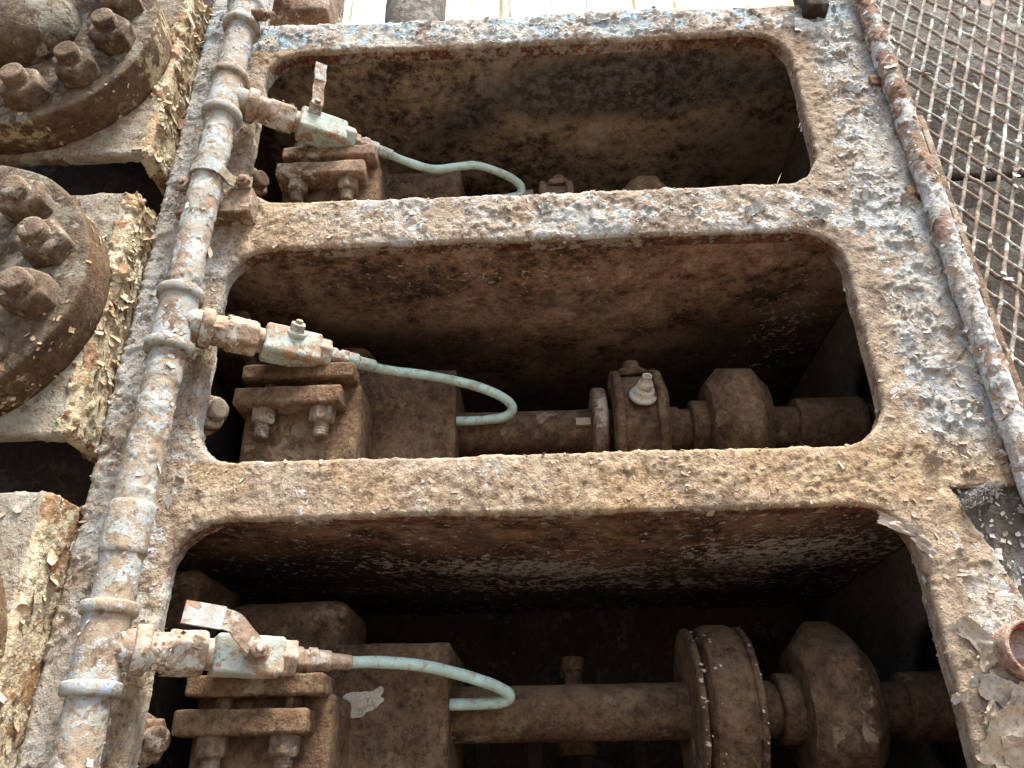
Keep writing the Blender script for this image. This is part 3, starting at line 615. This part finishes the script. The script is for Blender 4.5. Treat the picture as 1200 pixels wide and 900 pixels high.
nfl = 330; a_ = rng.uniform(-3.4, .8, nfl); z_ = rng.uniform(0, 1.45, nfl); keep = fbm(np.stack([np.cos(a_)*.1, np.sin(a_)*.1, z_], 1), 14, 3, 5) > .02; a_, z_ = a_[keep], z_[keep]
Nn = np.stack([np.cos(a_), np.sin(a_), 0*a_], 1); flakes('paint_flakes', np.stack([PX, PY, 0])+Nn*.0247+np.stack([0*a_, 0*a_, z_], 1), Nn, rng.gamma(2.2, .0019, len(a_))+.0015, FL_WHITE, t.o, t.loc, .7)
# strap that holds it
zs_ = at(262, 205, PY)[2]
t = T('pipe_bracket', 'bolted pipe strap on an iron block between top and middle bay', 'pipe bracket', (PX, 0, zs_-.04))
t.part('bracket_block', rbox((-.588, -.036, zs_-.058), (-.462, .002, zs_-.006), .004, .008), MF if False else MRUST, .002, 40)
arc = [(PX-.062, PY+.020, zs_), (PX-.040, PY+.020, zs_), (PX-.031, PY+.010, zs_)]+[(PX+.0285*math.cos(a), PY+.0285*math.sin(a), zs_) for a in np.linspace(rad(180), rad(360), 14)]+[(PX+.031, PY+.010, zs_), (PX+.040, PY+.020, zs_), (PX+.066, PY+.020, zs_)]
t.part('strap', sweep(arc, [(-.011, -.002), (.011, -.002), (.011, .002), (-.011, .002)]), MPIPE, .0008, 70, smooth=False)
for s in (-.05, .053): nut_bolt(t, (PX+s, PY+.019, zs_), (0, -1, 0), .0125, .009, .007, .004, MRUST, name='strap_nut')

# ------------------------------------------------------------------ branch valves and the green tubes
VL = ('stop valve with bent lever laid to the left in front of lowest bay', 'greenish stop valve without lever in front of middle bay', 'green stop valve with lever standing up in front of top bay')
TL = ('pale green tube looping into the lowest bay', 'pale green tube with round loop in the middle bay', 'pale green wavy tube in the top bay')
NV = np.array([BD[1], -BD[0], 0])            # horizontal, square to the branch, towards the viewer
UPV = np.array([0, 0, 1.])
for r, bz in enumerate(BRZ):
    O = np.array([PX, PY, bz]); B = lambda t_: O+BD*t_
    t = T('stop_valve', VL[r], 'valve', tuple(B(.17)), 'stop valves on the riser pipe')
    t.part('nipple', lathe(B(.05), BD, [(0, .023), (.030, .024)], 36, None, .004), MPINK, .0022, 70)
    t.part('union_nut', lathe(B(.072), BD, [(0, .026), (.003, .0285), (.043, .0285), (.047, .025)], 48, hexs, .004, .002, .3), MPINK, .0020, 60)
    t.part('neck', lathe(B(.115), BD, [(0, .0195), (.020, .0195)], 32, None, .004), MPINK, .001, 70)
    hw = .0245
    Vb, Fb = rbox((.127, -hw, -hw), (.214, hw, hw), .006, .005); Vb = O+Vb[:, :1]*BD+Vb[:, 1:2]*np.array([-BD[1], BD[0], 0])+Vb[:, 2:]*UPV
    body = t.part('valve_body', (Vb, Fb), MGREEN, .0012, 60)
    t.part('end_hex', lathe(B(.208), BD, [(0, .0255), (.022, .0255), (.024, .022)], 48, hexs, .004, .0015, .5), MGREEN if r != 0 else MPINK, .0012, 60)
    t.part('gland_nut', lathe(B(.230), BD, [(0, .0175), (.011, .0175), (.012, .014), (.018, .014), (.019, .017), (.030, .017), (.031, .0135)], 40, hexs, .003, .0008), MPINK, .0012, 80)
    t.part('ferrule', lathe(B(.260), BD, [(0, .0150), (.018, .0150), (.020, .0118), (.048, .0105)], 32, ngon(8, .5), .004, .001), MGREEN if r else MPINK, .0007, 80)
    pv = B(.176)+NV*.0245+UPV*.004
    boss_n = NV if r == 0 else nrm(NV*.75+UPV*.66)
    if r == 1: pv = B(.172)+boss_n*.025
    if r == 2: pv = B(.150)+UPV*.020+NV*.012
    if r == 2: boss_n = nrm(NV*.8+UPV*.3)
    bs = t.part('spindle', lathe(pv-boss_n*.004, boss_n, [(0, .0165), (.008, .0165), (.009, .011), (.022 if r != 1 else .014, .011)], 28, None, .004), MPINK if r == 0 else MGREEN, .001, 80)
    nut_bolt(t, pv+boss_n*(.016 if r != 1 else .008), boss_n, .0125, .009, .006, .005, MPINK if r != 1 else MGREEN, name='spindle_nut', amp=.0008)
    if r == 0:
        q = pv+NV*.012
        path = [q+BD*.012-UPV*.008, q-BD*.004+UPV*.003, q-BD*.020+UPV*.017+NV*.002, q-BD*.034+UPV*.029+NV*.006, q-BD*.050+UPV*.033+NV*.008]
        tip = [q-BD*.048+UPV*.033+NV*.008, q-BD*.066+UPV*.0345+NV*.009, q-BD*.096+UPV*.037+NV*.010]
    elif r == 2:
        q = pv+boss_n*.013
        path = [q-UPV*.014, q, q+UPV*.022+BD*.002, q+UPV*.045-BD*.001+NV*.004, q+UPV*.066+NV*.008]
        tip = [q+UPV*.063+NV*.008, q+UPV*.085-BD*.003+NV*.010, q+UPV*.102-BD*.003+NV*.012]
    if r != 1:
        nf = NV if r == 0 else boss_n
        lw, tw = (.0125, .0138) if r == 0 else (.0105, .0105)
        def rs(a, b): return [(-b, -a), (b, -a), (b, a), (-b, a)]
        lv = t.part('lever', sweep(catmull(path, 8), rs(lw, .0020), nf), MPINK, .0006, 70, smooth=False)
        t.part('lever_grip', sweep(catmull(tip, 8), rs(tw, .0032), nf), MWHITE, .0007, 70, parent=lv, smooth=False)
    # crumbs of paint on the fittings
    nn = 70; a_ = rng.uniform(0, 2*np.pi, nn); tt = rng.uniform(.056, .112, nn); side = np.array([-BD[1], BD[0], 0]); Nn = np.cos(a_)[:, None]*side+np.sin(a_)[:, None]*UPV
    flakes('paint_crumbs', O+BD*tt[:, None]+Nn*.0265, Nn, rng.gamma(2, .0012, nn)+.001, FL_TAN, t.o, t.loc, 1.)
    # tube
    s0 = B(.300)
    if r == 0: pts = [(450, 776, .115), (500, 781, .135), (545, 792, .155), (578, 803, .172), (596, 813, .186), (590, 822, .196), (560, 825, .202), (515, 826, .204)]
    elif r == 1: pts = [(450, 433, .11), (500, 440, .13), (545, 449, .15), (580, 461, .17), (599, 474, .184), (596, 486, .195), (570, 492, .202), (515, 494, .204)]
    else: pts = [(470, 187, .105), (505, 198, .118), (532, 196, .13), (558, 194, .145), (585, 202, .162), (604, 212, .18), (611, 222, .192), (600, 231, .2), (520, 238, .204)]
    path = catmull([B(.285), s0]+[at(*p) for p in pts], 9)
    V_, F_ = sweep(path, .0083); V_ = rough(V_, F_, .0011, 45)
    o = put('copper_tube', mesh('copper_tube', V_-path[0], F_), MTUBE); o.location = path[0]; tag(o, TL[r], 'tube', 'green tubes from the stop valves')

# ------------------------------------------------------------------ right side: rod, mesh guard, rendered wall
RX, RY = .652, -.016
t = T('guard_post', 'vertical round post with peeling white paint at the right edge of frame', 'post', (RX, RY, .2))
zlo = .30
Vb, Fb = lathe((RX, RY, zlo), (0, 0, 1), [(0, .0166), (1.3, .0166)], 48, None, .004); t.part('post_tube', (peel(Vb, Fb, 30, .0016, 81), Fb), MROD, .0014, 40)
nfl = 450; a_ = rng.uniform(-3.2, .4, nfl); z_ = rng.uniform(zlo, 1.45, nfl); keep = fbm(np.stack([np.cos(a_)*.06, np.sin(a_)*.06, z_], 1), 16, 3, 15) > .03; a_, z_ = a_[keep], z_[keep]
Nn = np.stack([np.cos(a_), np.sin(a_), 0*a_], 1); flakes('paint_flakes', np.array([[RX, RY, 0]])+Nn*.0174+np.stack([0*a_, 0*a_, z_], 1), Nn, rng.gamma(2.0, .0020, len(a_))+.0015, FL_WHITE, t.o, t.loc, .8)
t.part('edge_strip', rbox((RX+.019, RY-.004, .42), (RX+.030, RY+.030, 1.02), .002, .012), MRUST, .002, 50)
for zz in (1.12, .86): t.part('weld_tab', rbox((RX-.034, -.012, zz-.011), (RX-.014, -.004, zz+.011), .002, .006), MRUST, .001)

MYP = .045
t = T('mesh_guard', 'diagonal wire mesh guard with flaking pale green paint at upper right', 'wire mesh', (.85, MYP, .3))
x0, x1, z0, z1 = .674, 1.12, .30, 1.56
def clip_line(p, d):
    lo, hi = -9., 9.
    for k, (a, b) in enumerate(((x0, x1), (z0, z1))):
        if abs(d[k]) < 1e-6: continue
        s0, s1 = sorted(((a-p[k])/d[k], (b-p[k])/d[k])); lo, hi = max(lo, s0), min(hi, s1)
    return lo, hi
def xz(px, py): return at(px, py, MYP)[[0, 2]]
dA = nrm(xz(1142, 142)-xz(1164, 0)); dB = nrm(xz(1189, 93)-xz(1071, 27))
pA = abs(np.cross(np.append(xz(1147, 60)-xz(1130, 60), 0), np.append(dA, 0))[2]); pB = abs(np.cross(np.append(xz(1100, 80)-xz(1100, 61), 0), np.append(dB, 0))[2])
for fam, (d, sp, ph) in enumerate(((dA, pA, 0.), (dB, pB, .5))):
    nn = np.array([-d[1], d[0]]); c = np.array([x0+x1, z0+z1])/2
    for k in range(-60, 61):
        p = c+nn*sp*(k+ph+random.uniform(-.07, .07)); lo, hi = clip_line(p, d)
        if hi-lo < .03: continue
        # leave out what lies wholly beyond the picture
        mid = p+d*np.linspace(lo, hi, 25)[:, None]; q = np.stack([mid[:, 0], np.full(25, MYP), mid[:, 1]], 1)-CAM; v = q@np.stack([_X, _Y, _Z]); ix = 600+FPX*v[:, 0]/v[:, 2]; iy = 450+FPX*v[:, 1]/v[:, 2]
        if not ((ix > 1000) & (ix < 1230) & (iy > -40) & (iy < 520)).any(): continue
        s = np.arange(lo, hi, .006); off = .0013*np.sin(s/(sp*1.02)*np.pi+fam*np.pi)+rng.normal(0, .0004, len(s)); w1 = fbm(np.stack([s, 0*s+k, 0*s+fam], 1), 22, 3, 3)*.0022
        path = np.stack([p[0]+d[0]*s+nn[0]*w1, MYP+off, p[1]+d[1]*s+nn[1]*w1], 1)
        th = np.linspace(0, 2*np.pi, 6, endpoint=False); sec = np.stack([np.cos(th), np.sin(th)], 1)*.0035
        t.part('wire', sweep(path, sec, (0, 1, 0)), MMESH, .0007, 90)
nfl = 800; P = np.stack([rng.uniform(.69, 1.1, nfl), np.full(nfl, MYP-.004), rng.uniform(.5, 1.5, nfl)], 1)
dist = [np.abs(((P[:, [0, 2]]-np.array([x0+x1, z0+z1])/2)@np.array([-d[1], d[0]])/sp-ph+.5) % 1-.5)*sp for d, sp, ph in ((dA, pA, 0.), (dB, pB, .5))]
keep = (np.minimum(*dist) < .003) & (fbm(P, 9, 3, 3) > -.03); P = P[keep]
flakes('wire_paint_flakes', P, np.tile([[0, -1., 0]], (len(P), 1)), rng.gamma(2.4, .0022, len(P))+.0015, FL_WHITE, t.o, t.loc, 1.2)

WY = .135
t = T('rendered_wall', 'rough grey wall behind the wire mesh', 'wall', (1.0, WY, -1.4))
zg = at(1165, 207, WY)[2]
def wall_sheet(xa, xb, za, zb, y0, dep=.10):
    return rbox((xa, y0, za), (xb, y0+dep, zb), .006, .012)
t.part('wall_panel', wall_sheet(.672, 1.35, zg+.007, 1.75, WY), MWALL, .007, 22)
t.part('wall_panel', wall_sheet(.672, 1.35, -.25, zg-.007, WY), MWALL, .007, 22)
t.part('joint_strip', rbox((.672, WY+.04, zg-.03), (1.35, WY+.09, zg+.03), .003, .05), MDARK, .001)
# grey web behind the three-cornered pocket
FR.part('pocket_web', rbox((.52, .0105, .17), (.70, .020, .40), .003, .006), MWALL, .0035, 40)
P = np.stack([rng.uniform(.55, .65, 130), np.full(130, .0085), rng.uniform(.2, .35, 130)], 1); flakes('pocket_dust_flakes', P, np.tile([[0, -1., 0]], (130, 1)), rng.gamma(2, .0016, 130)+.001, FL_WHITE, FR.o, FR.loc, .7)

# cobweb wad under the post
c0 = at(1150, 580, -.006)
strands = []
for k in range(100):
    a = random.uniform(0, 2*np.pi); f_ = random.uniform(.25, 1.1); ln = random.uniform(.5, 1.7); q = [c0+np.array([.027*f_*math.cos(a+s*ln)+random.uniform(-.004, .004), random.uniform(-.012, .012), .010*f_*math.sin(a+s*ln)+.012*f_*math.cos(a+s*ln)+random.uniform(-.004, .004)]) for s in np.linspace(0, 1, 6)]
    strands.append(sweep(catmull(q, 4), np.array([(1, 0), (-.5, .8), (-.5, -.8)])*random.uniform(.0002, .0005)))
bcw = NB('grey_web_silk'); MWEB = bcw.done(bcw.ramp(bcw.noise(200), (.4, (.20, .19, .18)), (.6, (.36, .35, .34))), .9)
Vc, Fc = join(*strands); o = put('cobweb', mesh('cobweb', Vc-c0, Fc), MWEB); o.location = c0; tag(o, 'grey wad of cobweb hanging under the right post', 'cobweb'); o['kind'] = 'stuff'

# ring of a cut pipe at the lower right
rc = at(1203, 763, -.012)
def annulus(base, axis, ro, ri, h):
    return lathe(base, axis, [(0, ri), (0, ro), (h-.002, ro), (h, ro-.002), (h, ri+.001), (h-.002, ri), (.0005, ri-.0002)], 64, None, .004, .0006)
def ring_mesh(base, axis, ro, ri, h):
    a, u, v = frame_of(axis); prof = [(0, ro), (h*.5, ro), (h-.0015, ro), (h, ro-.0015), (h, ri+.0015), (h-.0015, ri), (h*.5, ri), (0, ri)]; n = 72; th = np.linspace(0, 2*np.pi, n, endpoint=False)
    Vr = np.array([[np.array(base)+a*p+q*(u*math.cos(x)+v*math.sin(x)) for x in th] for p, q in prof]); i = np.arange(len(prof)*n).reshape(-1, n); j = np.roll(i, -1, 1); i2, j2 = np.roll(i, -1, 0), np.roll(j, -1, 0)
    return Vr.reshape(-1, 3), np.stack([i, j, j2, i2], -1).reshape(-1, 4)
t = T('pipe_ring', 'terracotta coloured pipe ring with red inner edge at lower right image edge', 'ring', tuple(rc))
bp = NB('ring_terracotta'); MRING = crust('ring_terracotta_paint', rust=((.12, .07, .05), (.30, .185, .135), (.42, .29, .225)), paint=((.40, .25, .19), (.50, .35, .28)), cover=.0, psc=40, chip=150, dustamt=.4, dust=(.40, .31, .24), bump=.003)
br_ = NB('ring_red_paint'); MRED = br_.done(br_.ramp(br_.noise(60, 5), (.4, (.30, .05, .045)), (.62, (.50, .11, .09))), .7)
t.part('ring_wall', ring_mesh(rc+np.array([0, .03, 0]), (0, -1, 0), .0345, .0288, .050), MRING, .0008, 40)
t.part('red_lining', ring_mesh(rc+np.array([0, .028, 0]), (0, -1, 0), .0286, .0272, .043), MRED, .0004, 40)
t.part('ring_plug', lathe(rc+np.array([0, .028, 0]), (0, -1, 0), [(0, .027), (.012, .027)], 40, None, .006), MRUST, .003, 60)

# large curled sheets of paint that can be told apart
def sheet(px, py, wd, ht, rot, curl, mat, y=-.004, seed=1, bendu=.0, tint=.6):
    P = at(px, py, y); n, m = 15, 11; U, Vv = np.meshgrid(np.linspace(-1, 1, n), np.linspace(-1, 1, m), indexing='ij'); u = U.ravel(); v = Vv.ravel()
    e = fbm(np.stack([np.sign(u)*(np.abs(u) > .9)*1.+u*.6, v*.9, 0*u+seed], 1), 2.3, 4, seed); e2 = fbm(np.stack([u*.9, v*.6+np.sign(v), 0*u+seed+9], 1), 2.3, 4, seed+3)
    uu = u*(1+.9*e); vv = v*(1+.9*e2); c, s = math.cos(rot), math.sin(rot); x = (uu*wd*c-vv*ht*s)/2; z = (uu*wd*s+vv*ht*c)/2
    dep = curl*(np.clip(v*.5+.5, 0, 1)**2+bendu*u*u)+.012*fbm(np.stack([u, v, 0*u], 1), 2.5, 4, seed)
    V0 = np.stack([x, -dep, z], 1); i = np.arange(n*m).reshape(n, m); q = np.stack([i[:-1, :-1], i[1:, :-1], i[1:, 1:], i[:-1, 1:]], -1).reshape(-1, 4)
    Vd = np.concatenate([V0, V0+np.array([0, .0012, 0])])+P; Fq = np.concatenate([q, q[:, ::-1]+n*m])
    o = put('paint_sheet', mesh('paint_sheet', Vd-FR.loc, Fq, True, dict(tint=np.full(len(Vd), tint))), mat, FR.o); return o
random.seed(11)
for k, (px, py, wd, ht, rot, cu, mt, ti) in enumerate((
    (1140, 745, .045, .022, -.9, .010, FL_TAN, .9), (1157, 772, .030, .022, .5, .012, FL_TAN, .8), (1172, 812, .046, .030, -.5, .010, FL_TAN, 1.), (1180, 850, .050, .036, .2, .012, FL_TAN, .9),
    (1160, 838, .030, .018, 1.1, .012, FL_TAN, .8), (1172, 885, .046, .030, -.4, .014, FL_TAN, .75), (1195, 825, .04, .03, .8, .01, FL_TAN, .85), (1192, 880, .04, .03, .1, .012, FL_TAN, .7), (1150, 800, .028, .016, -.3, .012, FL_GREY, .8),
    (950, 33, .060, .030, -.25, .006, FL_WHITE, .75), (975, 45, .030, .022, .5, .008, FL_WHITE, .6), (925, 27, .024, .016, .1, .007, FL_WHITE, .7),
    (1122, 818, .020, .011, .3, .012, FL_WHITE, .5), (1052, 616, .055, .014, -.45, .005, FL_TAN, .95), (1083, 640, .030, .012, -1.0, .006, FL_TAN, .95),
    (1092, 540, .022, .010, -.4, .008, FL_GREY, .2), (1060, 235, .020, .012, .4, .01, FL_GREY, .4), (1020, 130, .022, .016, .2, .008, FL_GREY, .8), (985, 150, .02, .013, .9, .006, FL_GREY, .9), (1000, 105, .025, .015, -.5, .007, FL_GREY, .85),
    (700, 22, .045, .016, .1, .004, FL_GREY, 1.), (630, 26, .03, .016, -.2, .004, FL_GREY, 1.), (760, 18, .04, .012, .2, .004, FL_GREY, 1.), (885, 245, .03, .018, .5, .006, FL_GREY, .9), (960, 250, .03, .022, -.6, .008, FL_GREY, .8), (640, 245, .02, .015, .3, .005, FL_GREY, .9))):
    sheet(px, py, wd, ht, rot, cu, mt, seed=20+k, bendu=random.uniform(0, .4), tint=ti)

# ------------------------------------------------------------------ what shows above the top rail
t = T('rail_stub', 'short dark iron stub standing on the right end of the top rail', 'stub', tuple(at(960, 6, -.03)))
q = at(960, 6, -.03); t.part('stub_body', rbox((q[0]-.022, -.03, q[2]), (q[0]+.022, .02, q[2]+.20), .006, .012), MDARK, .002, 40)
t = T('rear_flange', 'rusty flaking flange edge above the top rail beside the pipe', 'flange', tuple(at(315, 10, .25)))
q = at(315, 27, .25); t.part('flange_edge', rbox((q[0]-.16, .22, q[2]), (q[0]+.15, .36, q[2]+.3), .014, .012), MRUST, .006, 24)
t.part('flange_step', rbox((q[0]+.02, .20, q[2]+.012), (q[0]+.06, .235, q[2]+.3), .008, .012), MRUST, .004, 30)
q = at(478, 26, .5); t = T('grey_standpipe', 'grey standpipe rising behind the top rail', 'standpipe', (q[0], .6, q[2]-.3))
t.part('standpipe_tube', lathe((q[0], .6, q[2]-.30), (0, 0, 1), [(0, .09), (.3, .09), (.31, .095), (.8, .095)], 48, None, .02), MWALL, .002, 30)

bw = NB('white_sheet_paint'); wn = bw.noise(1.2, 5, .6)
stv = bw.t.nodes.new('ShaderNodeVectorMath'); stv.operation = 'MULTIPLY'; bw.t.links.new(bw.pos.outputs['Position'], stv.inputs[0]); stv.inputs[1].default_value = (1, 1, .12)
wc = bw.ramp(bw.noise(9, 5, .65, vec=stv.outputs[0]), (.38, (.34, .31, .17)), (.48, (.72, .72, .62)), (.7, (.86, .86, .84)))
MSHEET = bw.done(wc, .6, None, .3)
t = T('corrugated_wall', 'sunlit white corrugated sheet wall far above the top rail', 'wall', (0, 2.8, -1.4))
for k in range(7):
    xa = -3.2+k*.92; xs = np.linspace(0, .96, 130); X, Zz = np.meshgrid(xs, np.linspace(-1.4, 6.4, 10), indexing='ij')
    Vw = np.stack([xa+X, 2.8+.006*np.sin(X*2*np.pi/.076)+(.008 if k % 2 else 0), Zz], -1); i = np.arange(Vw[..., 0].size).reshape(X.shape); q = np.stack([i[:-1, :-1], i[1:, :-1], i[1:, 1:], i[:-1, 1:]], -1).reshape(-1, 4)
    V1 = Vw.reshape(-1, 3); V2 = V1+np.array([0, .003, 0]); t.part('sheet', (np.concatenate([V1, V2]), np.concatenate([q, q[:, ::-1]+len(V1)])), MSHEET, 0)
